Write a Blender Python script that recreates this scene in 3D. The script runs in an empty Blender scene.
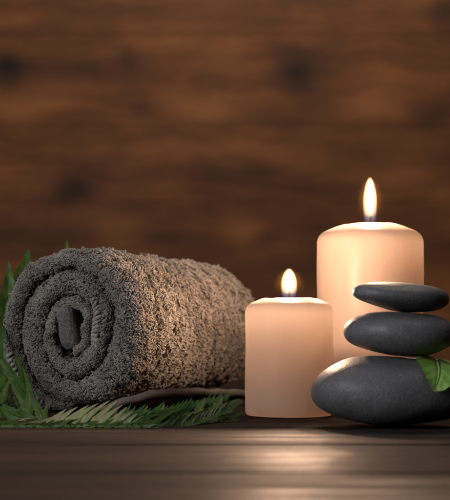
import bpy, bmesh, math, random
import numpy as np
from mathutils import Vector, noise, Matrix
random.seed(7); rng = np.random.default_rng(7)
sc = bpy.context.scene
COL = sc.collection
F = 1260.0; CX = 225.0; HY = 325.0; CH = 0.069      # focal px, principal point, camera height
def at(px, py, d):
    return Vector(((px-CX)*d/F, d, CH+(HY-py)*d/F))

# ------------------------------------------------------------------ helpers
def link(name, me, mat=None, parent=None, smooth=True):
    o = bpy.data.objects.new(name, me); COL.objects.link(o)
    if mat:
        for m in (mat if isinstance(mat, (list, tuple)) else [mat]): me.materials.append(m)
    if smooth: me.polygons.foreach_set('use_smooth', [True]*len(me.polygons))
    if parent: o.parent = parent
    me.update()
    return o
def mesh_np(name, V, Fq):
    V = np.asarray(V, dtype=np.float32); Fq = np.asarray(Fq, dtype=np.int32)
    me = bpy.data.meshes.new(name)
    me.vertices.add(len(V)); me.vertices.foreach_set('co', V.ravel())
    n = Fq.shape[1]
    me.loops.add(Fq.size); me.loops.foreach_set('vertex_index', Fq.ravel())
    me.polygons.add(len(Fq)); me.polygons.foreach_set('loop_start', np.arange(0, Fq.size, n, dtype=np.int32))
    me.update(calc_edges=True)
    return me
def tag(o, label, cat, group=None):
    o['label'] = label; o['category'] = cat
    if group: o['group'] = group
    return o
def thing(name, label, cat, loc=(0, 0, 0), group=None):
    o = bpy.data.objects.new(name, None); COL.objects.link(o); o.location = loc
    o.empty_display_size = 0.02
    return tag(o, label, cat, group)
def keep(o, root):
    """child mesh was written in world coordinates: bring it into the thing's space"""
    o.data.transform(Matrix.Translation(-root.location)); o.parent = root
    return o
def grid_faces(nu, nv, closed_u=False, off=0):
    iu = np.arange(nu if closed_u else nu-1); iv = np.arange(nv-1)
    a, b = np.meshgrid(iu, iv, indexing='ij'); a2 = (a+1) % nu
    return np.stack([a*nv+b, a2*nv+b, a2*nv+b+1, a*nv+b+1], -1).reshape(-1, 4)+off
def lathe(prof, n=96, wob=None):
    """prof list of (r,z)"""
    p = np.array(prof); th = np.linspace(0, 2*np.pi, n, endpoint=False)
    V = np.zeros((n, len(p), 3))
    for i, t in enumerate(th):
        r = p[:, 0].copy(); z = p[:, 1].copy()
        if wob: r, z = wob(t, r, z)
        V[i, :, 0] = r*math.cos(t); V[i, :, 1] = r*math.sin(t); V[i, :, 2] = z
    return V.reshape(-1, 3), grid_faces(n, len(p), True)
def tube_np(paths, rad, k=3, frames=None, taper=True):
    """paths: (N,M,3) many open tubes at once"""
    P = np.asarray(paths, dtype=float); N, M, _ = P.shape
    T = np.gradient(P, axis=1); T /= np.linalg.norm(T, axis=2, keepdims=True)+1e-12
    ref = np.zeros_like(T); ref[..., 2] = 1
    bad = np.abs((T*ref).sum(2)) > .9; ref[bad] = (1, 0, 0)
    A = np.cross(T, ref); A /= np.linalg.norm(A, axis=2, keepdims=True)+1e-12
    B = np.cross(T, A)
    ang = np.linspace(0, 2*np.pi, k, endpoint=False)
    rad = np.broadcast_to(np.asarray(rad, dtype=float), (N, M)) if not np.isscalar(rad) else np.full((N, M), rad)
    V = P[:, :, None, :]+rad[:, :, None, None]*(np.cos(ang)[None, None, :, None]*A[:, :, None, :]+np.sin(ang)[None, None, :, None]*B[:, :, None, :])
    base = (np.arange(N)*M*k)[:, None, None]
    a, b = np.meshgrid(np.arange(M-1), np.arange(k), indexing='ij'); b2 = (b+1) % k
    f = np.stack([a*k+b, a*k+b2, (a+1)*k+b2, (a+1)*k+b], -1).reshape(1, -1, 4)
    return V.reshape(-1, 3), (f+base).reshape(-1, 4)
class Sines:
    def __init__(s, wl, amp, n=14, seed=1):
        r = np.random.default_rng(seed); d = r.normal(size=(n, 3)); d /= np.linalg.norm(d, axis=1)[:, None]
        s.k = d*(2*np.pi/(wl*r.uniform(.7, 1.4, n)))[:, None]; s.p = r.uniform(0, 6.28, n); s.a = amp*math.sqrt(2/n)
    def __call__(s, P):
        return (np.sin(np.asarray(P) @ s.k.T+s.p)).sum(-1)*s.a

# ------------------------------------------------------------------ materials
class NT:
    def __init__(s, name):
        s.m = bpy.data.materials.new(name); s.m.use_nodes = True; s.t = s.m.node_tree; s.t.nodes.clear()
        s.out = s.t.nodes.new('ShaderNodeOutputMaterial')
    def n(s, typ, ins=None, **props):
        nd = s.t.nodes.new('ShaderNode'+typ)
        for k, v in props.items(): setattr(nd, k, v)
        for k, v in (ins or {}).items():
            sock = nd.inputs[k]
            if isinstance(v, bpy.types.NodeSocket): s.t.links.new(v, sock)
            else:
                if isinstance(v, (tuple, list)) and len(v) == 3 and sock.type == 'RGBA': v = (*v, 1)
                sock.default_value = v
        return nd
    def math(s, op, a, b=0.0, c=0.0, clamp=False):
        nd = s.t.nodes.new('ShaderNodeMath'); nd.operation = op; nd.use_clamp = clamp
        for i, v in enumerate((a, b, c)):
            if isinstance(v, bpy.types.NodeSocket): s.t.links.new(v, nd.inputs[i])
            else: nd.inputs[i].default_value = v
        return nd.outputs[0]
    def mix(s, f, a, b, mode='MIX'):
        nd = s.t.nodes.new('ShaderNodeMix'); nd.data_type = 'RGBA'; nd.blend_type = mode
        for i, v in ((0, f), (6, a), (7, b)):
            if isinstance(v, bpy.types.NodeSocket): s.t.links.new(v, nd.inputs[i])
            else: nd.inputs[i].default_value = (*v, 1) if isinstance(v, (tuple, list)) and len(v) == 3 else v
        return nd.outputs[2]
    def ramp(s, f, stops, interp='LINEAR'):
        nd = s.t.nodes.new('ShaderNodeValToRGB'); nd.color_ramp.interpolation = interp
        el = nd.color_ramp.elements
        while len(el) < len(stops): el.new(.5)
        for e, (p, c) in zip(el, stops):
            e.position = p; e.color = (*c, 1) if isinstance(c, (tuple, list)) else (c, c, c, 1)
        s.t.links.new(f, nd.inputs[0]); return nd.outputs[0]
    def coord(s, scale=(1, 1, 1), kind='Object', loc=(0, 0, 0)):
        tc = s.n('TexCoord'); mp = s.n('Mapping', {'Vector': tc.outputs[kind], 'Scale': scale, 'Location': loc}); return mp.outputs[0]
    def noise(s, v, scale, detail=4, rough=.55, dist=0):
        return s.n('TexNoise', {'Vector': v, 'Scale': scale, 'Detail': detail, 'Roughness': rough, 'Distortion': dist}).outputs[0]
    def bump(s, h, strength, dist, normal=None):
        ins = {'Height': h, 'Strength': strength, 'Distance': dist}
        if normal is not None: ins['Normal'] = normal
        return s.n('Bump', ins).outputs[0]
    def principled(s, **ins):
        ins = {k.replace('_', ' '): v for k, v in ins.items()}
        b = s.n('BsdfPrincipled', ins); s.t.links.new(b.outputs[0], s.out.inputs['Surface']); return b

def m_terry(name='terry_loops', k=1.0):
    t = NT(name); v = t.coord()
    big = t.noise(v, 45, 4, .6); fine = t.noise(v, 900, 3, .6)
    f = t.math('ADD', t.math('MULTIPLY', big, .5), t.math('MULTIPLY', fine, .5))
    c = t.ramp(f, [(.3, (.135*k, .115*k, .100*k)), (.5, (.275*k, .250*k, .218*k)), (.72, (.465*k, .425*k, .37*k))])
    b = t.principled(Base_Color=c, Roughness=.95, Specular_IOR_Level=.15, Sheen_Weight=.25, Sheen_Roughness=.5,
                     Normal=t.bump(fine, .4, .0006))
    return t.m
def m_weave(col, name, sc_=620, dist=1.2):
    t = NT(name)
    v = t.coord((1, 1, 1))
    w1 = t.n('TexWave', {'Vector': v, 'Scale': sc_, 'Distortion': dist, 'Detail': 2}, wave_type='BANDS', bands_direction='X').outputs[1]
    w2 = t.n('TexWave', {'Vector': v, 'Scale': sc_, 'Distortion': dist, 'Detail': 2}, wave_type='BANDS', bands_direction='Z').outputs[1]
    h = t.math('ADD', w1, w2); nz = t.noise(v, 90, 4)
    c = t.mix(nz, tuple(x*.6 for x in col), tuple(x*1.35 for x in col))
    c = t.mix(t.math('MULTIPLY', h, .3), c, tuple(x*.4 for x in col))
    t.principled(Base_Color=c, Roughness=.9, Specular_IOR_Level=.2, Sheen_Weight=.2, Normal=t.bump(t.math('ADD', h, t.math('MULTIPLY', nz, 1.5)), .9, .0010))
    return t.m
def m_stone(seed, tint=(.100, .099, .102)):
    t = NT('basalt_stone'); v = t.coord(loc=(seed, seed*2, 0))
    a = t.noise(v, 45, 6, .7); g = t.noise(v, 620, 4, .75)
    vor = t.n('TexVoronoi', {'Vector': v, 'Scale': 650}).outputs[0]
    spk = t.math('LESS_THAN', vor, .22)
    c = t.mix(a, tuple(x*.62 for x in tint), tuple(x*1.35 for x in tint))
    c = t.mix(t.math('MULTIPLY', t.ramp(g, [(.50, 0.), (.62, 1.)]), .4), c, (.19, .195, .205))
    c = t.mix(t.math('MULTIPLY', spk, .4), c, (.02, .02, .022))
    vn = t.noise(t.coord((1, 1, 2.2), loc=(seed*3, 1, 2)), 22, 5, .6, 1.5)
    vein = t.ramp(t.math('ABSOLUTE', t.math('SUBTRACT', vn, .5)), [(.0, 1.), (.010, 0.)])
    c = t.mix(t.math('MULTIPLY', vein, t.math('MULTIPLY', t.ramp(a, [(.45, 0.), (.65, 1.)]), .35)), c, (.22, .21, .20))
    h = t.math('ADD', t.math('MULTIPLY', g, .6), t.math('MULTIPLY', vor, .5))
    n1 = t.bump(h, .30, .0006)
    n2 = t.bump(a, .25, .003, n1)
    r = t.ramp(t.noise(v, 55, 5, .65), [(.3, .46), (.7, .62)])
    t.principled(Base_Color=c, Roughness=r, Specular_IOR_Level=.62, Normal=n2)
    return t.m
def m_wax(name, seed):
    t = NT(name); v = t.coord(loc=(seed, 0, 0))
    n = t.noise(v, 35, 4, .6); streak = t.noise(t.coord((60, 60, 6), loc=(seed, 3, 0)), 1.0, 3, .6)
    c = t.mix(n, (.62, .475, .385), (.70, .55, .45))
    c = t.mix(t.math('MULTIPLY', t.ramp(streak, [(.48, 0.), (.64, 1.)]), .30), c, (.90, .74, .63))
    c = t.mix(t.math('MULTIPLY', t.ramp(streak, [(.32, 1.), (.46, 0.)]), .22), c, (.50, .34, .26))
    r = t.ramp(streak, [(.3, .36), (.7, .50)])
    nr = t.bump(streak, .12, .0012)
    b = t.n('BsdfPrincipled', {'Base Color': c, 'Roughness': r, 'Specular IOR Level': .45, 'Subsurface Weight': 1.0,
                               'Subsurface Radius': (1.0, .8, .65), 'Subsurface Scale': .006, 'Normal': nr})
    # light that enters at the melted pool leaves through the side walls
    tr = t.n('BsdfTranslucent', {'Color': (.97, .89, .82, 1)})
    mx = t.n('MixShader', {0: .60, 1: b.outputs[0], 2: tr.outputs[0]})
    t.t.links.new(mx.outputs[0], t.out.inputs['Surface'])
    ab = t.n('VolumeAbsorption', {'Color': (.82, .79, .76, 1), 'Density': 115.0})
    t.t.links.new(ab.outputs[0], t.out.inputs['Volume'])
    return t.m
def m_leaf(name, dark, light, trans=.35, vein=True, rough=.42):
    t = NT(name); v = t.coord()
    n = t.noise(v, 70, 4, .6)
    at_ = t.n('Attribute', attribute_name='leafuv').outputs['Vector']
    sep = t.n('SeparateXYZ', {'Vector': at_})
    c = t.mix(t.ramp(n, [(.3, 0.), (.7, 1.)]), dark, light)
    h = n
    if vein:
        # side veins: fine chevrons from the midrib
        q = t.math('SUBTRACT', t.math('MULTIPLY', sep.outputs[0], 11.0), t.math('MULTIPLY', t.math('ABSOLUTE', sep.outputs[1]), 3.2))
        fr = t.math('ABSOLUTE', t.math('SUBTRACT', t.math('FRACT', q), .5))
        vn = t.ramp(fr, [(.0, 1.), (.10, 0.)])
        mid = t.ramp(t.math('ABSOLUTE', sep.outputs[1]), [(.03, 1.), (.10, 0.)])
        pale = tuple(min(1, x*1.5+.008) for x in light)
        c = t.mix(t.math('MULTIPLY', vn, .25), c, pale)
        c = t.mix(t.math('MULTIPLY', mid, .7), c, pale)
        h = t.math('SUBTRACT', t.math('MULTIPLY', n, .5), t.math('ADD', vn, mid))
    nr = t.bump(h, .35, .0006)
    b = t.n('BsdfPrincipled', {'Base Color': c, 'Roughness': rough, 'Specular IOR Level': .45, 'Normal': nr})
    tr = t.n('BsdfTranslucent', {'Color': t.mix(.4, c, tuple(min(1, x*1.8) for x in light)), 'Normal': nr})
    mx = t.n('MixShader', {0: trans, 1: b.outputs[0], 2: tr.outputs[0]})
    t.t.links.new(mx.outputs[0], t.out.inputs['Surface'])
    return t.m
def m_plain(name, col, rough=.6, **kw):
    t = NT(name); v = t.coord(); n = t.noise(v, 300, 3)
    t.principled(Base_Color=t.mix(n, tuple(x*.7 for x in col), tuple(x*1.25 for x in col)), Roughness=rough, **kw); return t.m
def m_table():
    t = NT('dark_stained_planks')
    tc = t.n('TexCoord'); sx = t.n('SeparateXYZ', {'Vector': tc.outputs['Object']})
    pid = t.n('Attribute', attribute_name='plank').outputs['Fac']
    off = t.n('CombineXYZ', {0: t.math('MULTIPLY', pid, 3.7), 1: t.math('MULTIPLY', pid, 1.3), 2: 0})
    vv = t.n('VectorMath', {0: tc.outputs['Object'], 1: off.outputs[0]}, operation='ADD').outputs[0]
    g1 = t.noise(t.n('Mapping', {'Vector': vv, 'Scale': (2.6, 42, 42)}).outputs[0], 1.0, 7, .62, .8)
    g2 = t.noise(t.n('Mapping', {'Vector': vv, 'Scale': (22, 520, 520)}).outputs[0], 1.0, 4, .6)
    blot = t.noise(t.n('Mapping', {'Vector': vv, 'Scale': (9, 16, 16)}).outputs[0], 1.0, 4, .6)
    c = t.ramp(g1, [(.36, (.007, .0036, .0026)), (.5, (.030, .0160, .0108)), (.62, (.085, .046, .031))])
    c = t.mix(t.math('MULTIPLY', t.ramp(g2, [(.45, 0.), (.62, 1.)]), .45), c, (.02, .015, .013))
    tone = t.math('FRACT', t.math('MULTIPLY', pid, .618))
    c = t.mix(t.math('MULTIPLY', t.math('GREATER_THAN', pid, 5.5), .65), c, (.012, .010, .009))  # back planks darkened: shade around the objects painted into the wood colour
    c = t.mix(t.math('MULTIPLY', tone, .30), c, (.062, .036, .026))
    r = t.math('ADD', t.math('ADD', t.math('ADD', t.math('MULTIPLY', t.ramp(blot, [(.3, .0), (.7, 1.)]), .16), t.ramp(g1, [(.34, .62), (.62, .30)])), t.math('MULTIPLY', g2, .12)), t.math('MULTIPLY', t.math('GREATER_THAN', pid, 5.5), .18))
    h = t.math('ADD', t.math('MULTIPLY', g1, .8), t.math('MULTIPLY', g2, .5))
    t.principled(Base_Color=c, Roughness=r, Specular_IOR_Level=t.math('SUBTRACT', .19, t.math('MULTIPLY', t.math('GREATER_THAN', pid, 5.5), .12)), Normal=t.bump(t.math('ADD', h, t.math('MULTIPLY', blot, .9)), .9, .0034))  # back planks also less specular, to deepen that painted shade
    return t.m
def m_wall():
    t = NT('brown_board_wall')
    tc = t.n('TexCoord'); obj = tc.outputs['Object']
    warp = t.n('TexNoise', {'Vector': obj, 'Scale': 4.7, 'Detail': 3}).outputs[1]
    wv = t.n('VectorMath', {0: obj, 1: t.n('VectorMath', {0: warp, 'Scale': .075}, operation='SCALE').outputs[0]}, operation='ADD').outputs[0]
    s = t.n('SeparateXYZ', {'Vector': wv})
    g = t.noise(t.n('Mapping', {'Vector': wv, 'Scale': (2.0, 1, 9.5)}).outputs[0], 1.0, 5, .55, .6)
    g2 = t.noise(t.n('Mapping', {'Vector': wv, 'Scale': (5, 1, 6.5)}).outputs[0], 1.0, 3, .5)
    g3 = t.noise(t.n('Mapping', {'Vector': wv, 'Scale': (8, 1, 70)}).outputs[0], 1.0, 4, .6)
    c = t.ramp(t.math('ADD', t.math('MULTIPLY', g, .6), t.math('MULTIPLY', g2, .4)),
               [(.32, (.060, .0225, .0100)), (.5, (.148, .0565, .0205)), (.68, (.27, .108, .038))])
    c = t.mix(t.math('MULTIPLY', t.ramp(g3, [(.4, 0.), (.65, 1.)]), .25), c, (.03, .016, .010))
    W = 3.6
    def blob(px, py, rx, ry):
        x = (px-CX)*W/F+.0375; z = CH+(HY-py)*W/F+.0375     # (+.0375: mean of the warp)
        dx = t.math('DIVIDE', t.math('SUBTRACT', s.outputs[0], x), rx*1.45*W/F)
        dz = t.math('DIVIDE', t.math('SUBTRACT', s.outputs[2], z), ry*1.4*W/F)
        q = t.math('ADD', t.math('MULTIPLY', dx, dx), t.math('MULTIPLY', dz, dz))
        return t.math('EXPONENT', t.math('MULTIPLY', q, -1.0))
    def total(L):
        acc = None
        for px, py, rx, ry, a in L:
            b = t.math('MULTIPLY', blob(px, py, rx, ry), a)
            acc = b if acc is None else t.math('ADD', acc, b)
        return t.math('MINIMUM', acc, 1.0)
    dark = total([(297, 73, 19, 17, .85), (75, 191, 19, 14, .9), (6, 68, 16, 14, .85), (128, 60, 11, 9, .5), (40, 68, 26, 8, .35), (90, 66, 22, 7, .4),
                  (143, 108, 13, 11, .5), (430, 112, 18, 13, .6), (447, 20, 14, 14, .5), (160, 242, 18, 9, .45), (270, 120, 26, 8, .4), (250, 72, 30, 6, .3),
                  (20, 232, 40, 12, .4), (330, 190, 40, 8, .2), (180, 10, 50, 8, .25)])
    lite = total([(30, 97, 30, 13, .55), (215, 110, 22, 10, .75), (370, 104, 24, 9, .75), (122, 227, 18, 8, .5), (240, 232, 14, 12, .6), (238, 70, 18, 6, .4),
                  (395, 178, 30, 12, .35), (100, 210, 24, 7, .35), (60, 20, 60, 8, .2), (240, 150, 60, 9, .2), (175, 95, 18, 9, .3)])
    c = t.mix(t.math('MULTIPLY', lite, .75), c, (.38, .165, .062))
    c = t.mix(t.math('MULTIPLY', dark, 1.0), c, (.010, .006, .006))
    t.principled(Base_Color=c, Roughness=.6, Specular_IOR_Level=.3, Normal=t.bump(g3, .3, .002))
    return t.m
def m_flame(name, H, peak):
    """glowing gas: emission grows from the edge of the flame towards its core, plus an added faint halo outside"""
    t = NT(name); tc = t.n('TexCoord'); s = t.n('SeparateXYZ', {'Vector': tc.outputs['Generated']})
    dx = t.math('MULTIPLY', t.math('SUBTRACT', s.outputs[0], .5), 2.0); dy = t.math('MULTIPLY', t.math('SUBTRACT', s.outputs[1], .5), 2.0)
    r = t.math('SQRT', t.math('ADD', t.math('MULTIPLY', dx, dx), t.math('MULTIPLY', dy, dy)))
    z = s.outputs[2]
    prof = t.ramp(z, [(0, .30), (.12, .46), (.33, .56), (.60, .52), (.80, .36), (.93, .12)], 'B_SPLINE')
    f = t.math('DIVIDE', r, prof)
    core = t.ramp(t.math('MULTIPLY', f, .5), [(.17, 1.), (.40, .5), (.485, .035), (.54, .010), (.98, 0.)], 'EASE')  # faint outer tail is an added bloom-like halo beyond the flame
    body = t.ramp(z, [(.0, .0), (.14, .04), (.34, .50), (.5, 1.), (.86, 1.), (.94, .0)])
    hot = t.math('MULTIPLY', core, body)
    # thin blue mantle around the wick
    mantle = t.math('MULTIPLY', t.ramp(t.math('MULTIPLY', f, .5), [(.2, .15), (.42, 1.), (.56, 0.)]), t.ramp(z, [(.0, .7), (.12, 1.), (.42, 0.)]))
    col = t.mix(f, (1.0, .82, .55), (1.0, .42, .10))
    e1 = t.n('Emission', {'Color': col, 'Strength': t.math('MULTIPLY', hot, peak)})
    e2 = t.n('Emission', {'Color': (.22, .36, 1.0), 'Strength': t.math('MULTIPLY', mantle, peak*.028)})
    a = t.n('AddShader', {0: e1.outputs[0], 1: e2.outputs[0]})
    t.t.links.new(a.outputs[0], t.out.inputs['Volume'])
    return t.m

TERRY = [m_terry('terry_ground_shaded', .30), m_terry()]  # base cloth darkened: shade between the loops is put into its colour
HEM = m_weave((.22, .205, .19), 'woven_hem')
CORE = m_weave((.30, .275, .255), 'woven_core', 330, 6.0)

# ------------------------------------------------------------------ camera
cam = bpy.data.cameras.new('camera'); co = bpy.data.objects.new('camera', cam); COL.objects.link(co)
co.location = (0, 0, CH); co.rotation_euler = (math.pi/2, 0, 0)
cam.sensor_fit = 'HORIZONTAL'; cam.sensor_width = 36; cam.lens = 36*F/450
cam.shift_y = (HY-250)/450.0
cam.clip_start = .05; cam.clip_end = 50
cam.dof.use_dof = True; cam.dof.focus_distance = .93; cam.dof.aperture_fstop = 15
sc.camera = co

# ------------------------------------------------------------------ wall behind
def build_wall():
    V = []; Fc = []
    y0 = 3.6; z = -.9; k = 0
    hs = [.23, .19, .25, .21, .24, .20, .22, .26, .21, .23]
    for h in hs:
        # each board a shallow box with eased edges, overlapping none
        prof = [(.02, 0), (.0008, .0), (0, .001), (0, h-.0015), (.0008, h-.0005), (.02, h-.0005)]
        b = len(V)
        for x in (-2.2, 2.2):
            for dy, dz in prof: V.append((x, y0+dy, z+dz))
        for i in range(5): Fc.append((b+i, b+6+i, b+7+i, b+i+1))
        z += h
    b = len(V); V += [(-2.2, y0+.021, -.9), (2.2, y0+.021, -.9), (2.2, y0+.021, z), (-2.2, y0+.021, z)]; Fc.append((b, b+1, b+2, b+3))
    me = bpy.data.meshes.new('wall'); me.from_pydata(V, [], Fc)
    o = link('wall', me, m_wall(), smooth=False); o['kind'] = 'structure'
build_wall()

# ------------------------------------------------------------------ table
def build_table():
    bm = bmesh.new(); pl = []
    seams = [.20, .330, .4635, .583, .716, .823, .963, 1.094, 1.222, 1.352, 1.48, 1.60]
    tops = [.0004, .0002, .0006, .0008, .0013, 0, -.0002, .0002, -.0001, 0, 0]
    for i in range(len(seams)-1):
        y0, y1 = seams[i]+.0004, seams[i+1]-.0004; zt = tops[i]; e = .0011
        prof = [(y0, -.03), (y0, zt-e), (y0+e*.35, zt-e*.3), (y0+e*1.2, zt)]
        m = 10
        prof += [(y0+(y1-y0)*j/m, zt) for j in range(1, m)]
        prof += [(y1-e*1.2, zt), (y1-e*.35, zt-e*.3), (y1, zt-e), (y1, -.03)]
        nx = 60; vs = []
        for a in range(nx+1):
            x = -1.1+2.2*a/nx
            row = []
            for (y, z) in prof:
                w = .0005*noise.noise(Vector((x*5, i*7.1, 0)))
                edge = .0006*noise.noise(Vector((x*22, y*3+i*3, 4)))
                row.append(bm.verts.new((x, y+(edge if z < zt-.0001 or abs(y-y0) < .003 or abs(y-y1) < .003 else 0), z+w)))
            vs.append(row)
        for a in range(nx):
            for b in range(len(prof)-1):
                f = bm.faces.new((vs[a][b], vs[a+1][b], vs[a+1][b+1], vs[a][b+1])); pl.append(i)
        for a in (0, nx):
            f = bm.faces.new(vs[a] if a == nx else vs[a][::-1]); pl.append(i)
    me = bpy.data.meshes.new('table'); bm.to_mesh(me); bm.free()
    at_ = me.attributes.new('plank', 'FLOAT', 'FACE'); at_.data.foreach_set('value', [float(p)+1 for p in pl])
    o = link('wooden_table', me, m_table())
    me.polygons.foreach_set('use_smooth', [False]*len(me.polygons))
    tag(o, 'dark brown wooden plank tabletop carrying the towel, candles and stones', 'table')
    # closing board under the gaps
    return o
table = build_table()
bm = bmesh.new(); bmesh.ops.create_cube(bm, size=1, matrix=Matrix.Translation((0, .9, -.045)) @ Matrix.Diagonal((2.1, 1.36, .028, 1)))
me = bpy.data.meshes.new('u'); bm.to_mesh(me); bm.free(); u = link('underboard', me, m_plain('dark_wood', (.02, .015, .012)), table, False)

# ------------------------------------------------------------------ candles
def candle(name, label, x, y, R, Hs, Hl, seed, fh, fw, fz0, peak, watt, lip=.5):
    root = thing(name, label, 'candle', (x, y, 0), 'lit pillar candles')
    rl = R*lip
    prof = [(0, .0006), (R*.90, .0006), (R-.0016, .0007), (R-.0004, .0019), (R, .0045)]
    n = 26
    for i in range(1, n): prof.append((R, .0045+(Hs-.0065-.0045)*i/n))
    # rounded shoulder running into the sloping top: a quadratic curve, then the slope
    x2, z2 = R-.0068, Hs+(Hl-Hs)*.33
    for i in range(0, 9):
        q = i/8.; prof.append(((1-q)**2*R+2*q*(1-q)*(R-.0006)+q*q*x2, (1-q)**2*(Hs-.0065)+2*q*(1-q)*(Hs-.0002)+q*q*z2))
    for i in range(1, 7):
        q = i/6.; prof.append((x2-(x2-rl)*q, z2+(Hl-z2)*(1-(1-q)**1.25)))
    prof += [(rl-.0012, Hl+.0001), (rl-.003, Hl-.0009), (rl-.006, Hl-.0030), (rl*.45, Hl-.0042), (0, Hl-.0045)]
    sn = Sines(.045, 1, seed=seed)
    def wob(t, r, z):
        P = np.stack([r*math.cos(t), r*math.sin(t), z+0*r], -1)
        d = sn(P)
        top = np.clip((z-(Hs-.004))/(Hl-Hs), 0, 1)
        keep_ = (r > .001)
        z2 = z+keep_*top*(.0003*math.sin(2*t+seed)+.00015*math.sin(5*t+seed*2)+.0002*math.sin(3*t+1))
        return r+keep_*d*.00022*(z > .003), z2
    V, Fq = lathe(prof, 144, wob)
    body = link('wax_body', mesh_np('wax', V, Fq), m_wax('peach_wax', seed), root)
    # wick: a short bent braided cord
    wh = fz0-Hl+.0115
    pts = np.array([[(0.0004*math.sin(k), .0003*k/3, Hl-.005+wh*k/6*1.0) for k in range(7)]])
    pts[0, :, 0] += np.linspace(0, 1, 7)**2*.0012
    V, Fq = tube_np(pts, np.array([[.0009, .0009, .0009, .00085, .0008, .0007, .0004]]), 8)
    link('wick', mesh_np('wick', V, Fq), m_plain('charred_wick', (.002, .0015, .001), .98, Specular_IOR_Level=.0), root)
    # flame: closed body of glowing gas, widened to hold the added halo
    zs = np.linspace(0, 1, 30); pr = []
    ctl_z = [0, .12, .30, .55, .8, .97, 1]; ctl_r = [.60, .86, 1.0, .98, .80, .45, 0]
    for q in zs:
        pr.append((max(np.interp(q, ctl_z, ctl_r), 0)*fw/2*1.75, fz0+fh*1.07*q))
    pr[0] = (fw*.40, fz0); pr = [(0, fz0-.0004)]+pr; pr[-1] = (0, pr[-1][1])
    V, Fq = lathe(pr, 40)
    fl = link('flame', mesh_np('flame', V, Fq), m_flame('flame_gas_halo', fh, peak), root)
    L = bpy.data.lights.new('flame_light', 'POINT'); L.energy = watt; L.color = (1, .64, .43); L.shadow_soft_size = .005
    lo = bpy.data.objects.new('flame_light', L); COL.objects.link(lo); lo.parent = root; lo.location = (0, 0, fz0+fh*.62)
    return root
candle('pillar_candle', 'short thick peach pillar candle with a lit flame, standing beside the rolled towel', .0488, .960, .0335, .0855, .0893, 3,
       .0226, .0142, .0895, 900, 1.30, .60)
candle('pillar_candle', 'tall peach pillar candle with the higher flame, standing behind the stacked stones', .1243, 1.080, .0455, .1462, .1552, 9,
       .0400, .0136, .1556, 900, 1.60, .47)

# ------------------------------------------------------------------ stones
def stone(label, c, abc, tilt, yaw, seed, px=2.0, pz=2.0, flat=0.0, skew=0.0):
    n, m = 160, 96
    th = np.linspace(0, 2*np.pi, n, endpoint=False); ph = np.linspace(-np.pi/2, np.pi/2, m)
    T, P = np.meshgrid(th, ph, indexing='ij')
    sp = lambda w, e: np.sign(w)*np.abs(w)**e
    e1 = 2/px; e2 = 2/pz
    x = sp(np.cos(P), e2)*sp(np.cos(T), e1); y = sp(np.cos(P), e2)*sp(np.sin(T), e1); z = sp(np.sin(P), e2)
    z = z*(1-flat*np.clip(z, 0, 1)*.5)
    x = x+skew*z*.3
    V = np.stack([x*abc[0], y*abc[1], z*abc[2]], -1).reshape(-1, 3)
    s1 = Sines(.06, 1, seed=seed); s2 = Sines(.018, 1, seed=seed+5)
    nrm = V/np.array(abc)**2; nrm /= np.linalg.norm(nrm, axis=1)[:, None]+1e-9
    V = V+nrm*(s1(V)*.0009+s2(V)*.00012)[:, None]
    o = link('basalt_stone', mesh_np('stone', V, grid_faces(n, m, True)), m_stone(seed))
    R = Matrix.Rotation(yaw, 3, 'Z') @ Matrix.Rotation(tilt, 3, 'Y')
    M = np.array(R); W = V @ M.T
    o.data.vertices.foreach_set('co', W.astype(np.float32).ravel()); o.data.update()
    o.location = (c[0], c[1], c[2]-W[:, 2].min()-0 if c[2] >= 0 else 0)
    tag(o, label, 'stone', 'black stones stacked in a pile')
    return o, o.location.z+W[:, 2].max()
s1_, z1 = stone('largest flat black stone with a green leaf on it, bottom of the stacked pile', (.1135, .853, 0.0), (.0562, .043, .0231), 0, .05, 11, 2.0, 2.25)
s2_, z2 = stone('middle sized oval black stone lying between the largest and the smallest stone', (.1180, .850, z1-.0006), (.0370, .030, .0146), .03, -.2, 23, 2.0, 2.2)
s3_, z3 = stone('smallest flat black stone balanced on top of the pile before the tall candle', (.1178, .851, z2-.0005), (.0330, .025, .0099), .09, .15, 37, 2.0, 2.25, flat=.15, skew=.10)

# ------------------------------------------------------------------ towel
R0 = .0642
AX = np.array([math.sin(math.radians(20)), math.cos(math.radians(20)), 0.0])     # roll axis, front to back
UX = np.array([AX[1], -AX[0], 0.0]); UZ = np.array([0, 0, 1.0])
FC = np.array([-.1215, 1.000, R0-.0002]); LEN = .285
NT_ = 3.0
# outer surface of the sheet against turns; the end (tau = 3) lies at the bottom
kt = np.array([0.0, .25, .5, .75, 1.0, 1.25, 1.5, 1.75, 2.0, 2.25, 2.5, 2.75, 3.0])
kr = np.array([.17, .27, .44, .47, .50, .66, .74, 1.0, .93, 1.0, 1.0, 1.0, 1.0])
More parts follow.
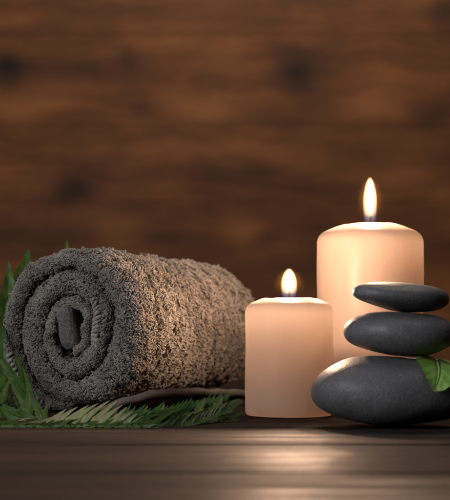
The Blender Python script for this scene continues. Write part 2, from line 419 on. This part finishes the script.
#        bottom right top  left bottom right top ...   (anticlockwise from the bottom)
kr = np.array([.30, .22, .42, .38, .56, .47, .76, .72, .86, .985, .99, 1.0, 1.0])
kt2 = kt
def smoothinterp(x, xs, ys):
    from math import pi
    x = np.asarray(x); i = np.clip(np.searchsorted(xs, x, side='right')-1, 0, len(xs)-2)
    # catmull-rom
    y = ys; n = len(ys); t = np.clip((x-xs[i])/(xs[i+1]-xs[i]), 0, 1)
    p0 = y[np.clip(i-1, 0, n-1)]; p1 = y[i]; p2 = y[i+1]; p3 = y[np.clip(i+2, 0, n-1)]
    return .5*((2*p1)+(-p0+p2)*t+(2*p0-5*p1+4*p2-p3)*t**2+(-p0+3*p1-3*p2+p3)*t**3)
def r_out(tau): return smoothinterp(tau, kt, kr)*R0
def r_in(tau):
    tau = np.asarray(tau)
    a = np.where(tau >= 1.0, smoothinterp(np.maximum(tau-1.0, 0), kt, kr), np.maximum(smoothinterp(np.maximum(np.minimum(tau, 1), 0), kt, kr)*.60, .12))*R0+.0032
    return np.minimum(a, r_out(tau)-.005)
lump = Sines(.032, .0007, seed=5); lump2 = Sines(.010, .0006, seed=6); wav = Sines(.10, .0005, seed=8); meander = Sines(.045, .0030, seed=12); gate = Sines(.03, 1.0, seed=14)
def surf(tau, v, back=False):
    """v in [0,3]: 0..1 inner side up to the end, 1..2 round end, 2..3 outer side. Front zone only (depth .03)"""
    tau = np.asarray(tau, float); v = np.asarray(v, float)
    ro, ri = r_out(tau), r_in(tau); mid = (ro+ri)/2; ht = (ro-ri)/2
    cap = np.minimum(ht*1.25, .0105)
    depth = np.where(v < 1, .030-(.030-cap)*v, np.where(v > 2, cap+(.030-cap)*(v-2), 0))
    a = np.clip(v-1, 0, 1)*np.pi
    rr = np.where(v < 1, ri, np.where(v > 2, ro, mid-ht*np.cos(a)))
    depth = np.where((v >= 1) & (v <= 2), cap*(1-np.sin(a)), depth)
    # how far each turn stands forward
    rec = .0012*np.sin(tau*5.1)+.0010*np.sin(tau*13.7+1)+.004*np.clip(1-tau/1.6, 0, 1)
    th = -np.pi/2+tau*2*np.pi
    return rr, th, depth+rec
def furrow(P, s, th):
    """creases running round the roll: wide wandering ones and finer ones between"""
    w = s+meander(P)+.0012*np.sin(th*9)
    a = np.clip(np.sin(w*2*np.pi/.0165+.6*np.sin(th*3))*1.6-.55, 0, 1)
    b = 0
    return np.clip(a+.45*b, 0, 1.2)*np.clip((s-.010)/.012, 0, 1)
def world(rr, th, dep, back=False, amp=1.0):
    s = (LEN-dep) if back else dep
    g = 1+.016*np.exp(-((s-.040)/.04)**2)-.006*np.exp(-((s-.12)/.04)**2)
    g = np.where(np.sin(th) < -.3, 1, g)
    P = FC+s[..., None]*AX+(rr*g*np.cos(th))[..., None]*UX+(rr*g*np.sin(th))[..., None]*UZ
    rad = np.cos(th)[..., None]*UX+np.sin(th)[..., None]*UZ
    # folds running round the roll, with random lumps
    d = lump(P)+lump2(P)+wav(P)
    d = d-furrow(P, s, th)*(.0038+.0014*np.clip(gate(P), -1, 1))
    P = P+rad*(d*amp)[..., None]-AX*(lump(P+.3)*.6)[..., None]*(1 if not back else -1)
    fl = np.clip(P[..., 2], .0012, None); P[..., 2] = fl
    return P
VS = []; FS = []; off = 0
def addm(V, Fq):
    global off
    VS.append(V.reshape(-1, 3)); FS.append(Fq+off); off += len(VS[-1])
for back in (False, True):
    tau = np.linspace(0.0 if not back else .9, NT_, 1100 if not back else 500); v = np.concatenate([np.linspace(0, 1, 14)[:-1], np.linspace(1, 2, 22)[:-1], np.linspace(2, 3, 18)])
    Tt, Vv = np.meshgrid(tau, v, indexing='ij'); rr, th, dep = surf(Tt, Vv)
    P = world(rr, th, dep, back)
    Fq = grid_faces(len(tau), len(v)); addm(P, Fq[:, ::-1] if back else Fq)
# outer shell
tau = np.linspace(NT_-1.02, NT_, 420); dd = np.linspace(.026, LEN-.026, 220)
Tt, D = np.meshgrid(tau, dd, indexing='ij'); P = world(r_out(Tt), -np.pi/2+Tt*2*np.pi, D); addm(P, grid_faces(len(tau), len(dd)))
# end flap closing face of the tail of the sheet
NBASE = sum(len(f) for f in FS)
# terry pile: tens of thousands of small yarn loops
def loops(P, N, T, hgt, wid, rad, seed, segs=6, swirl=1.0, tilt=0.0):
    r = np.random.default_rng(seed); n = len(P)
    B = np.cross(N, T)
    # loops lean and twist in swirls
    sw = tilt+swirl*(Sines(.012, 1.0, seed=seed+9)(P)*1.1+r.normal(0, .55, n))
    T2 = T*np.cos(sw)[:, None]+B*np.sin(sw)[:, None]; B2 = np.cross(N, T2)
    lean = r.normal(0, .45, n)+Sines(.009, .5, seed=seed+3)(P); H = hgt*r.uniform(.65, 1.3, n); W = wid*r.uniform(.7, 1.35, n)
    t = np.linspace(-.15, 1.08, segs+1)[None, :]
    a = t*np.pi
    along = -np.cos(a)*.5*W[:, None]; up = np.sin(a)*H[:, None]
    side = np.sin(a)*H[:, None]*lean[:, None]+np.sin(2*a)*W[:, None]*.25
    pts = P[:, None, :]+T2[:, None, :]*along[..., None]+N[:, None, :]*up[..., None]+B2[:, None, :]*side[..., None]
    rr = rad*(1-.25*np.abs(t*2-1))*r.uniform(.8, 1.2, n)[:, None]
    return tube_np(pts, rr, 3)
def frames(fn, a, b, ea, eb):
    P = fn(a, b); Pa = fn(a+ea, b)-P; Pb = fn(a, b+eb)-P
    Pa /= np.linalg.norm(Pa, axis=1)[:, None]+1e-12; Pb /= np.linalg.norm(Pb, axis=1)[:, None]+1e-12
    N = np.cross(Pa, Pb); N /= np.linalg.norm(N, axis=1)[:, None]+1e-12
    return P, Pa, N
def shellf(tau, dep): return world(r_out(tau), -np.pi/2+tau*2*np.pi, dep)
# rows round the roll
rows = int((LEN-.02)/.0040); per = int(2*np.pi*R0/.00098)
ri_, pi_ = np.meshgrid(np.arange(rows), np.arange(per), indexing='ij'); ri_ = ri_.ravel(); pi_ = pi_.ravel()
ta = NT_-1.0+(pi_+rng.uniform(0, 1, len(pi_)))/per; de = .012+(LEN-.024)*(ri_+rng.normal(.5, .12, len(ri_)))/rows
wob2 = Sines(.022, .0017, seed=40); de = de+wob2(np.stack([de*2.2, ta*.4, 0*de], -1))
de = np.clip(de, .009, LEN-.010)
P, T, N = frames(shellf, ta, de, 1e-3, 1e-4)
radv = P-(FC+((P-FC) @ AX)[:, None]*AX); sg = np.sign((N*radv).sum(1)); N = N*sg[:, None]
m = (P[:, 2] > .006) & (rng.uniform(0, 1, len(P)) > .35*np.clip(furrow(P, de, -np.pi/2+ta*2*np.pi), 0, 1))
V, Fq = loops(P[m]-N[m]*.0003, N[m], T[m], .0029, .0028, .00050, 3, swirl=.5, tilt=.55); addm(V, Fq)
def ridgef(back):
    def f(tau, v):
        rr, th, dep = surf(tau, v); return world(rr, th, dep, back)
    return f
for back, cnt in ((False, 30000), (True, 5500)):
    # sample by arc length: more loops on the long outer turns
    tt = rng.uniform(.0 if not back else 1.9, NT_, cnt*3); keep_p = r_out(tt)/R0+.5*(tt < .1); tt = tt[rng.uniform(0, 1, len(tt)) < keep_p][:cnt]
    vv = 1+np.clip(rng.normal(.55, .33, len(tt)), -.10, 1.12)
    u1 = rng.uniform(0, 1, len(tt))
    no = ((tt > 1.19) & (tt < 1.41) & (vv < 1.60) & (u1 < .8)) | ((tt > 2.79) & (tt < 2.94) & (vv > 1.35) & (u1 < .8)) | (u1 < (vv < 1.18)*.75) | (u1 < (vv > 1.88)*(tt < 2.0)*.75) | ((tt > .12) & (tt < .95) & (vv < 1.12))
    tt = tt[~no]; vv = vv[~no]
    P, T, N = frames(ridgef(back), tt, vv, 1e-3, 1e-3)
    C = np.array(P)
    rr, th, dep = surf(tt, vv); rm = (r_out(tt)+r_in(tt))/2
    s0 = np.minimum((r_out(tt)-r_in(tt))/2, .009)
    cen = world(rm, th, dep*0+np.maximum(s0, .004)+.002, back)
    sg = np.sign((N*(P-cen)).sum(1)); N = N*sg[:, None]
    m = P[:, 2] > .004
    V, Fq = loops(P[m]-N[m]*.0004, N[m], T[m], .0020, .0022, .00038, 21+back); addm(V, Fq)
# overlocked rungs seen on two ridges
def rungs(t0, t1, step, v0, v1, r):
    arc = []; t = t0
    while t < t1:
        vv = np.linspace(v0, v1, 12)
        rr, th, dep = surf(np.full(12, t)+np.linspace(0, .004, 12), vv)
        P = world(rr+0*vv, th, dep-.0012*np.sin(np.linspace(0, np.pi, 12))-.0006)+rng.normal(0, .00022, (12, 3))
        arc.append(P); t += step/(2*np.pi*float(r_out(np.array([t]))[0]))
    arc = np.array(arc); prof = r*np.array([.3, .8, 1, 1, 1, 1, 1, 1, 1, 1, .8, .3])
    V, Fq = tube_np(arc, np.broadcast_to(prof, arc.shape[:2]), 7); addm(V, Fq)
rungs(1.20, 1.41, .0046, 1.12, 1.50, .00155)
rungs(2.80, 2.93, .0047, 1.45, 1.88, .0015)
V = np.concatenate(VS); Fq = np.concatenate(FS)
towel = thing('rolled_towel', 'thick dark grey terry towel rolled up, lying on fern leaves left of the short candle', 'towel', tuple(FC*np.array([1, 1, 0])))
roll = link('terry_roll', mesh_np('roll', V, Fq), TERRY); keep(roll, towel)
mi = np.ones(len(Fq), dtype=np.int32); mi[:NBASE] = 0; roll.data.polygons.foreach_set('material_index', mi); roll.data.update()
# folded smooth core
def core():
    bm = bmesh.new(); bmesh.ops.create_cube(bm, size=1)
    bmesh.ops.subdivide_edges(bm, edges=bm.edges[:], cuts=19, use_grid_fill=True)
    for v in bm.verts:
        x, y, z = v.co*2
        # squircle section, rounded top and front
        q = 1/max(1, (abs(x)**4+abs(z)**4+abs(y)**6)**.25)**1
        x *= q; y *= q; z *= q
        w = 1-.12*z
        X = x*.0082*w; Z = z*.0178; Y = y*.020
        n = noise.noise(Vector((X*160, Y*80, Z*110)))*.0006
        v.co = Vector((X+n+.0012*math.sin(z*2), Y+n*1.2-.0025*z, Z))
    bmesh.ops.rotate(bm, verts=bm.verts, cent=(0, 0, 0), matrix=Matrix.Rotation(math.radians(-15), 3, 'Y'))
    me = bpy.data.meshes.new('core'); bm.to_mesh(me); bm.free()
    o = link('folded_core', me, CORE)
    c = FC+AX*.0190+UX*(-.0062)+UZ*.003
    Mx = Matrix(((UX[0], AX[0], 0, c[0]), (UX[1], AX[1], 0, c[1]), (0, 0, 1, c[2]), (0, 0, 0, 1)))
    me.transform(Mx); keep(o, towel)
core()
# the loose end of the towel with its woven hem, lying on the leaves
def hem():
    ctl = [at(96, 411, .955), at(115, 404, .968), at(135, 398, .985), at(150, 394, 1.0), at(165, 391.5, 1.025), at(180, 390.8, 1.05), at(200, 391.5, 1.09), at(222, 391.8, 1.14), at(243, 392.5, 1.18), at(262, 391.5, 1.23)]
    ctl = np.array([list(p) for p in ctl]); tt = np.linspace(0, len(ctl)-1, 150)
    C = np.stack([smoothinterp(tt, np.arange(len(ctl)), ctl[:, k]) for k in range(3)], -1)
    C[:, 2] += Sines(.03, .0005, seed=3)(C)-.0012
    n = 40
    Tn = np.gradient(C, axis=0); Tn /= np.linalg.norm(Tn, axis=1)[:, None]
    side = np.cross(Tn, UZ); side /= np.linalg.norm(side, axis=1)[:, None]    # away from the roll
    # section: rolled lip in front, thin sheet running back under the roll
    V = np.zeros((len(C), n, 3)); hgt = .0036
    for j in range(n):
        q = j/(n-1)
        if q < .3: u_ = -.040*(1-q/.3)+0; w_ = .0040
        elif q < .7:
            a = (q-.3)/.4*np.pi; u_ = .0060*np.sin(a); w_ = hgt*np.cos(a)
            if q < .5: w_ = max(w_, -1)
        else: u_ = -.040*((q-.7)/.3); w_ = -hgt+.0006*0
        droop = -.012*(u_ < 0)*min(1, -u_/.012)
        V[:, j] = C+side*u_+UZ*(w_+droop)
    rib = .00030*np.sin(np.arange(len(C))*2.4)[:, None]
    V[:, :, 2] += rib; V[..., 2] = np.clip(V[..., 2], .0015, None)
    o = link('woven_hem', mesh_np('hem', V.reshape(-1, 3), grid_faces(len(C), n)), HEM)
    keep(o, towel)
hem()

# ------------------------------------------------------------------ leaves
def blade(bld, base, tip, width, bow=.12, bowdir=None, normal=None, serr=0, serr_n=9, fold=.25, twist=0, wprof=None, nseg=28, asym=0):
    """serrated leaf, midrib from base to tip. bld collects verts/faces/uv"""
    base = Vector(base); tip = Vector(tip); L = (tip-base).length; d = (tip-base)/L
    nrm = Vector(normal) if normal is not None else Vector((0, -1, .3)); nrm = (nrm-d*nrm.dot(d)).normalized()
    side = d.cross(nrm).normalized(); bd = Vector(bowdir) if bowdir is not None else side
    V, Fq, UV = bld; b0 = len(V); cs = (-1, -.72, -.38, 0, .38, .72, 1)
    for i in range(nseg+1):
        t = i/nseg
        c = base.lerp(tip, t)+bd*(bow*L*4*t*(1-t))
        if wprof == 'oval': w = math.sin(math.pi*t**.80)**.85
        elif wprof == 'sharp': w = min(1, (t/.22)**.7)*(1-t)**.75*1.12
        elif wprof == 'lance': w = (math.sin(math.pi*min(1, t**.55*1.0)))**.8 if t < 1 else 0
        else: w = (1-t)**.85*(min(1, t*5))**.6
        w = max(w, 0)*width*.5+.00005
        if serr:
            ph = (t*serr_n) % 1.0; w *= (1-serr*ph)
        a = twist*t; sd = side*math.cos(a)+nrm*math.sin(a); nn = nrm*math.cos(a)-side*math.sin(a)
        for s_ in cs:
            ww = w*(1+asym*s_)
            fwd = d*(abs(s_)**1.5*ww*(.55 if serr else .2))
            V.append(c+sd*(s_*ww)+nn*(abs(s_)**1.2*ww*fold)+fwd+nn*(.05*w*math.sin(t*23+s_*3)))
            UV.append((t, s_, 0))
    m = len(cs)
    for i in range(nseg):
        for j in range(m-1):
            a = b0+i*m+j; Fq.append((a, a+1, a+m+1, a+m))
def make_plant(name, label, blades_fn, stems, mat, stem_mat, loc, group='green leaves tucked round the towel', rad=.0007):
    root = thing(name, label, 'fern' if 'fern' in name else 'leaf', loc, group)
    bld = ([], [], []); blades_fn(bld)
    me = bpy.data.meshes.new('leaflets'); me.from_pydata([tuple(v) for v in bld[0]], [], bld[1])
    a = me.attributes.new('leafuv', 'FLOAT_VECTOR', 'POINT'); a.data.foreach_set('vector', np.array(bld[2], dtype=np.float32).ravel())
    keep(link('leaflets', me, mat), root)
    VS2 = []; FS2 = []; o2 = 0
    for st in stems:
        ctl = np.array([list(p) for p in st[0]]); tt = np.linspace(0, len(ctl)-1, 40)
        C = np.stack([smoothinterp(tt, np.arange(len(ctl)), ctl[:, k]) for k in range(3)], -1)
        V, Fq = tube_np(C[None], (np.linspace(1, .35, 40)*st[1])[None], 8); VS2.append(V); FS2.append(Fq+o2); o2 += len(V)
    keep(link('stem', mesh_np('stem', np.concatenate(VS2), np.concatenate(FS2)), stem_mat), root)
    return root
def along(ctl, n):
    ctl = np.array([list(p) for p in ctl]); tt = np.linspace(0, len(ctl)-1, n)
    return [Vector([float(smoothinterp(np.array([t]), np.arange(len(ctl)), ctl[:, k])[0]) for k in range(3)]) for t in tt]
M_PALE = m_leaf('pale_fern', (.10, .165, .075), (.23, .33, .175), .30, rough=.5)
M_MID = m_leaf('mid_green_fern', (.018, .055, .007), (.070, .130, .018), .35)
M_DARK = m_leaf('dark_green_fern', (.016, .052, .006), (.052, .130, .016), .25)
M_TIP = m_leaf('lit_tint_fern', (.035, .085, .008), (.085, .18, .018), .4)  # candle light on the tips painted in as a brighter, yellower green
M_FRESH = m_leaf('fresh_leaf', (.30, .68, .10), (.48, .80, .20), .35, rough=.33)
M_STEM = m_plain('stem_green', (.07, .10, .03), .5)
M_STEMD = m_plain('stem_dark', (.03, .06, .02), .5)

# pale frond in front of the towel
def f_pale(b):
    L = []
    for k in range(11):
        bx = 44+k*8.7; q = k/10; sh = 1-.62*max(0, q-.45)/.55 if q > .45 else .62+.38*q/.45
        L.append(((bx, 427, .857), (bx+(36-6*q)*sh+random.uniform(-1, 1), 427-(27.5)*sh+random.uniform(-1, 1), .857+.034*sh), 6.9*(.75+.25*sh)))
    L += [((22, 426, .862), (62, 415, .88), 4.2), ((-6, 427, .86), (34, 418, .875), 5.0), ((8, 428, .858), (50, 420, .87), 4.2)]
    for (bx, by, bd), (tx, ty, td), w in L:
        blade(b, at(bx, by, bd), at(tx, ty, td), w*.87/F*1.12, bow=random.uniform(-.05, .01), normal=(.15, -1, .75), serr=.09, serr_n=10, fold=random.uniform(.25, .5), twist=random.uniform(-.2, .25), asym=random.uniform(-.15, .15), wprof='sharp')
    st = along([at(-30, 428, .862), at(20, 429, .858), at(80, 429.5, .852), at(120, 429.3, .85), at(145, 429, .848)], 40)
    for i, p in enumerate(st[4:]):      # short lower pinnae, seen edge on
        t = i/36
        blade(b, p, p+Vector((.0085, -.006-.003*random.random(), random.uniform(-.0004, .0022))), .0048, bow=.06, normal=(0, -.35, 1), serr=.2, serr_n=5, nseg=14)
stp = [at(-40, 428, .864), at(20, 429.5, .858), at(80, 430, .853), at(120, 429.5, .85), at(146, 428, .847)]
make_plant('fern_frond', 'pale green fern frond lying along the table below the front end of the towel', f_pale, [(stp, .0011)], M_PALE, M_STEM, at(60, 429, .856)*1 - Vector((0, 0, 0)))
# low frond along the front, short dense leaflets
def f_low(b):
    P = along([at(-25, 428, .850), at(40, 428.5, .846), at(100, 428.6, .844), at(156, 428, .844)], 64)
    for i, p in enumerate(P[:-1]):
        for u, l in (((.80, .30, .36), .0115), ((.80, -.42, .08), .0075)):
            v = Vector(u)+Vector([random.uniform(-.22, .22) for _ in range(3)]); v.z = max(v.z, .02); v.normalize()
            blade(b, p+Vector((0, 0, .0006)), p+v*l*random.uniform(.5, 1.25), random.uniform(.0028, .0046), bow=random.uniform(-.08, .02), normal=(0, -.8, .6), serr=.15, serr_n=6, fold=.3, nseg=14, wprof='sharp')
make_plant('fern_frond', 'thin low fern frond of short leaflets running along the front edge of the greenery', f_low,
           [([at(-30, 428, .850), at(40, 428.5, .846), at(100, 428.6, .844), at(160, 428, .844)], .0007)], M_MID, M_STEMD, at(60, 430, .846))
# slender mid-green frond to the right
def f_mid(b):
    ctl = [at(134, 427, .860), at(165, 428, .862), at(195, 424.5, .875), at(222, 414, .90), at(240, 404, .92)]
    P = along(ctl, 34)
    for i, p in enumerate(P[:-1]):
        t = i/33.; d = (P[i+1]-p).normalized(); up = Vector((0, .25, 1)).normalized()
        l = (.0235*(1-t)**.45+.002)*random.uniform(.85, 1.12)*min(1, .65+t*3)
        u = (d*.80+up*.52+Vector((0, random.uniform(.1, .5), 0))).normalized()
        blade(b, p, p+u*l, .0042, bow=-.10, normal=(.1, -1, .4), serr=.28, serr_n=11, fold=.2, twist=random.uniform(-.5, .5), wprof='lance')
        u = (d*.75+Vector((.1, -.8, .05))).normalized()
        blade(b, p, p+u*l*.42+Vector((0, 0, .0006)), .0040, bow=.05, normal=(0, -.4, 1), serr=.28, serr_n=9, fold=.2, nseg=18, wprof='lance')
stm = [at(120, 428, .858), at(165, 428, .862), at(195, 424.5, .875), at(222, 414, .90), at(240, 404, .92)]
make_plant('fern_frond', 'mid green fern frond of slender leaflets under the loose hem of the towel', f_mid, [(stm, .0008)], M_MID, M_STEMD, at(165, 429, .862))
# second layer deeper under the hem
def f_mid2(b):
    P = along([at(70, 426, .895), at(120, 422, .905), at(160, 418, .93), at(190, 411, .96), at(225, 402, 1.0)], 26)
    for i, p in enumerate(P[:-1]):
        d = (P[i+1]-p).normalized()
        for s_ in (1, -1, .3):
            u = (d*.8+Vector((0, .45*s_, .42 if s_ < .9 else .62))).normalized(); l = .026*random.uniform(.7, 1.1)*(1-.5*i/26)
            blade(b, p, p+u*l, .0046, bow=.08, normal=(0, -.8, .8), serr=.25, serr_n=10, fold=.25, twist=random.uniform(-.6, .6), wprof='lance')
make_plant('fern_frond', 'dark fern frond in the shade between the loose hem and the table', f_mid2, [([at(110, 425, .90), at(160, 418, .93), at(190, 411, .96), at(225, 402, 1.0)], .0008)], M_DARK, M_STEMD, at(160, 420, .93))
# broad lobed leaves by the short candle
def f_broad(b):
    o = at(196, 424, .885)
    for (tx, ty, td, w) in [(238, 402, .955, 13), (222, 395, .955, 12), (243, 411, .925, 12), (206, 398, .94, 10)]:
        blade(b, o+Vector((random.uniform(0, .004), .004, 0)), at(tx, ty, td), w*.93/F, bow=random.uniform(-.08, .06), normal=(.1, -.9, .55), serr=.30, serr_n=5, fold=.18, wprof='oval')
make_plant('leaf_sprig', 'dark green sprig of broad toothed leaves reaching towards the foot of the short candle', f_broad, [([at(180, 428, .865), at(196, 424, .885), at(216, 412, .92)], .0009)], M_DARK, M_STEMD, at(196, 426, .885))
def f_small(b):
    blade(b, at(212, 423.5, .895), at(240, 420, .905), 9*.9/F, bow=-.04, normal=(0, -.7, .8), serr=.12, serr_n=7, fold=.15, wprof='oval')
    blade(b, at(205, 424, .885), at(222, 416, .91), 6*.9/F, bow=.05, normal=(0, -.7, .8), serr=.12, serr_n=7, fold=.2, wprof='oval')
make_plant('leaf_sprig', 'small low leaf lying on the table just left of the short candle', f_small, [([at(200, 426, .88), at(207, 424.5, .888), at(214, 423.3, .896)], .0006)], M_MID, M_STEMD, at(205, 426, .885))
# big dark fronds standing behind the left of the towel
def f_back(b):
    for (bx, by, bd, tx, ty, td, w) in [(0, 350, 1.08, 8, 260, 1.10, 34), (16, 300, 1.10, 29, 248.5, 1.12, 30), (-14, 330, 1.06, -5, 288, 1.08, 20), (-6, 400, 1.04, 7, 300, 1.06, 24), (50, 330, 1.16, 67, 240, 1.18, 32),
                                        (30, 300, 1.14, 44, 262, 1.15, 14)]:
        blade(b, at(bx, by, bd), at(tx, ty, td), w*1.1/F, bow=random.uniform(-.05, .05), normal=(.1, -1, .1), serr=.24, serr_n=11, fold=.25, wprof=None, nseg=44)
make_plant('fern_frond', 'green fern frond standing up behind the left end of the towel, only its tips showing', f_back,
           [([at(-12, 432, 1.02)*1, at(-6, 390, 1.05), at(4, 340, 1.08), at(20, 300, 1.12), at(50, 290, 1.16)], .0013)], M_TIP, M_STEMD, (at(-12, 410, 1.03).x, 1.03, 0))
def f_left(b):
    for (bx, by, bd, tx, ty, td, w) in [(30, 424, .93, -12, 345, .99, 22), (36, 425, .925, 2, 372, .97, 18), (22, 424, .94, 14, 352, 1.00, 20), (40, 425, .915, -14, 398, .95, 18), (44, 426, .91, 26, 388, .93, 13),
                                        (10, 424, .94, -20, 380, .97, 24), (42, 424, .905, 49, 402, .915, 10), (20, 426, .93, -10, 415, .94, 16), (-10, 424, .95, 0, 330, 1.02, 24), (8, 424, .95, 8, 318, 1.03, 24), (26, 425, .92, 22, 366, .965, 14), (0, 425, .93, 12, 376, .96, 15), (-20, 425, .93, 4, 396, .94, 16), (30, 427, .90, 0, 407, .92, 14)]:
        blade(b, at(bx, by, bd), at(tx, ty, td), w*.95/F, bow=random.uniform(-.08, .08), normal=(.25, -1, .35), serr=.26, serr_n=11, fold=.22, nseg=40)
make_plant('fern_frond', 'dark green fern frond spread on the table left of the towel, its leaflets leaning outward', f_left,
           [([at(62, 424, .89), at(44, 426, .905), at(20, 427, .925), at(-12, 424, .95)], .0011)], M_DARK, M_STEMD, at(30, 427, .92))

# fresh leaf on the lowest stone
def f_fresh():
    c = s1_.location; a_, b_, c_ = .0562+.0009, .043+.0009, .0237+.0009
    tip = Vector((431.0, 391.5)); top = Vector((444, 351)); nu, nv = 40, 25
    Vv = []; UV = []
    d = (tip-top); Lp = d.length; d.normalize(); sd = Vector((d.y, -d.x))
    for i in range(nu+1):
        t = i/nu
        w = 31*max(.0001, 1-t)**.60*min(1, .12+t*3.0)
        w *= 1-.06*((t*9) % 1)
        for j in range(nv):
            s_ = -1+2*j/(nv-1)
            q = top+d*(Lp*t)+sd*(s_*w)+d*(abs(s_)**1.4*w*(.42 if s_ < 0 else -.1))*(1-t)+sd*(2.5*math.sin(math.pi*t))
            # leaf lies over the curve of the stone: arc length from the top forwards
            X = (q.x-CX)*.82/F; Z0 = CH+(HY-q.y)*.82/F
            x = max(-1, min(1, (X-c.x)/a_)); z = (Z0-c.z)/c_
            zmax = math.sqrt(max(.01, 1-x*x))*.985
            over = max(0, z-zmax); z = min(z, zmax)
            y = -math.sqrt(max(0, 1-x*x-z*z))
            lift = .0010+.0022*abs(s_)**2.2*(1 if t > .15 else .5)+.0012*max(0, t-.75)*4-.0008*math.exp(-(s_/.12)**2)+.00035*math.sin(t*34-abs(s_)*8)*abs(s_)
            p = Vector((c.x+x*a_, c.y+y*b_+over*c_*1.1, c.z+z*c_))
            n = Vector((x/a_, y/b_, max(z, .1)/c_)).normalized()
            Vv.append(tuple(p+n*lift)); UV.append((t, s_*1.0, 0))
    Fq = [(i*nv+j, i*nv+j+1, (i+1)*nv+j+1, (i+1)*nv+j) for i in range(nu) for j in range(nv-1)]
    root = thing('green_leaf', 'small fresh green leaf lying on the front of the largest stone', 'leaf', (at(436, 375, .82).x, .815, .03))
    me = bpy.data.meshes.new('leaf_blade'); me.from_pydata(Vv, [], Fq)
    a = me.attributes.new('leafuv', 'FLOAT_VECTOR', 'POINT'); a.data.foreach_set('vector', np.array(UV, dtype=np.float32).ravel())
    o = link('leaf_blade', me, M_FRESH); keep(o, root)
    # raised midrib with stalk
    mid = [Vector(Vv[i*nv+nv//2])+Vector((0, -.0004, .0003)) for i in range(0, nu+1, 4)]
    ctl = np.array([list(p) for p in mid]); tt = np.linspace(0, len(ctl)-1, 60)
    C = np.stack([smoothinterp(tt, np.arange(len(ctl)), ctl[:, k]) for k in range(3)], -1)
    V, Fq = tube_np(C[None], (np.linspace(.00065, .00015, 60))[None], 8)
    keep(link('midrib', mesh_np('midrib', V, Fq), m_plain('pale_rib', (.30, .45, .14), .4)), root)
f_fresh()

# ------------------------------------------------------------------ light
def area(name, loc, target, size, energy, col, sy=None):
    L = bpy.data.lights.new(name, 'AREA'); L.energy = energy; L.color = col; L.size = size
    if sy: L.shape = 'RECTANGLE'; L.size_y = sy
    o = bpy.data.objects.new(name, L); COL.objects.link(o); o.location = loc
    o.rotation_euler = (Vector(target)-Vector(loc)).to_track_quat('-Z', 'Y').to_euler()
area('softbox', (-1.15, -.15, .62), (-.02, 1.0, .04), .8, 15, (.97, .97, 1.0))
area('overhead_softbox', (.25, .75, 1.5), (.05, 1.0, .0), .7, 2.2, (.95, .92, 1.0))
area('wall_lamp', (.2, 2.25, 2.3), (.08, 3.6, .35), 1.35, 33, (1.0, .78, .56), .45)
w = bpy.data.worlds.new('World'); sc.world = w; w.use_nodes = True
bg = w.node_tree.nodes['Background']; bg.inputs[0].default_value = (.55, .5, .5, 1); bg.inputs[1].default_value = .035

# ------------------------------------------------------------------ render
sc.view_settings.view_transform = 'Standard'; sc.view_settings.look = 'None'; sc.view_settings.exposure = 0; sc.view_settings.gamma = 1
sc.cycles.use_denoising = True; sc.cycles.max_bounces = 12; sc.cycles.diffuse_bounces = 8; sc.cycles.transmission_bounces = 10; sc.cycles.volume_bounces = 0
sc.cycles.sample_clamp_indirect = 12; sc.cycles.volume_step_rate = .3; sc.cycles.caustics_reflective = False
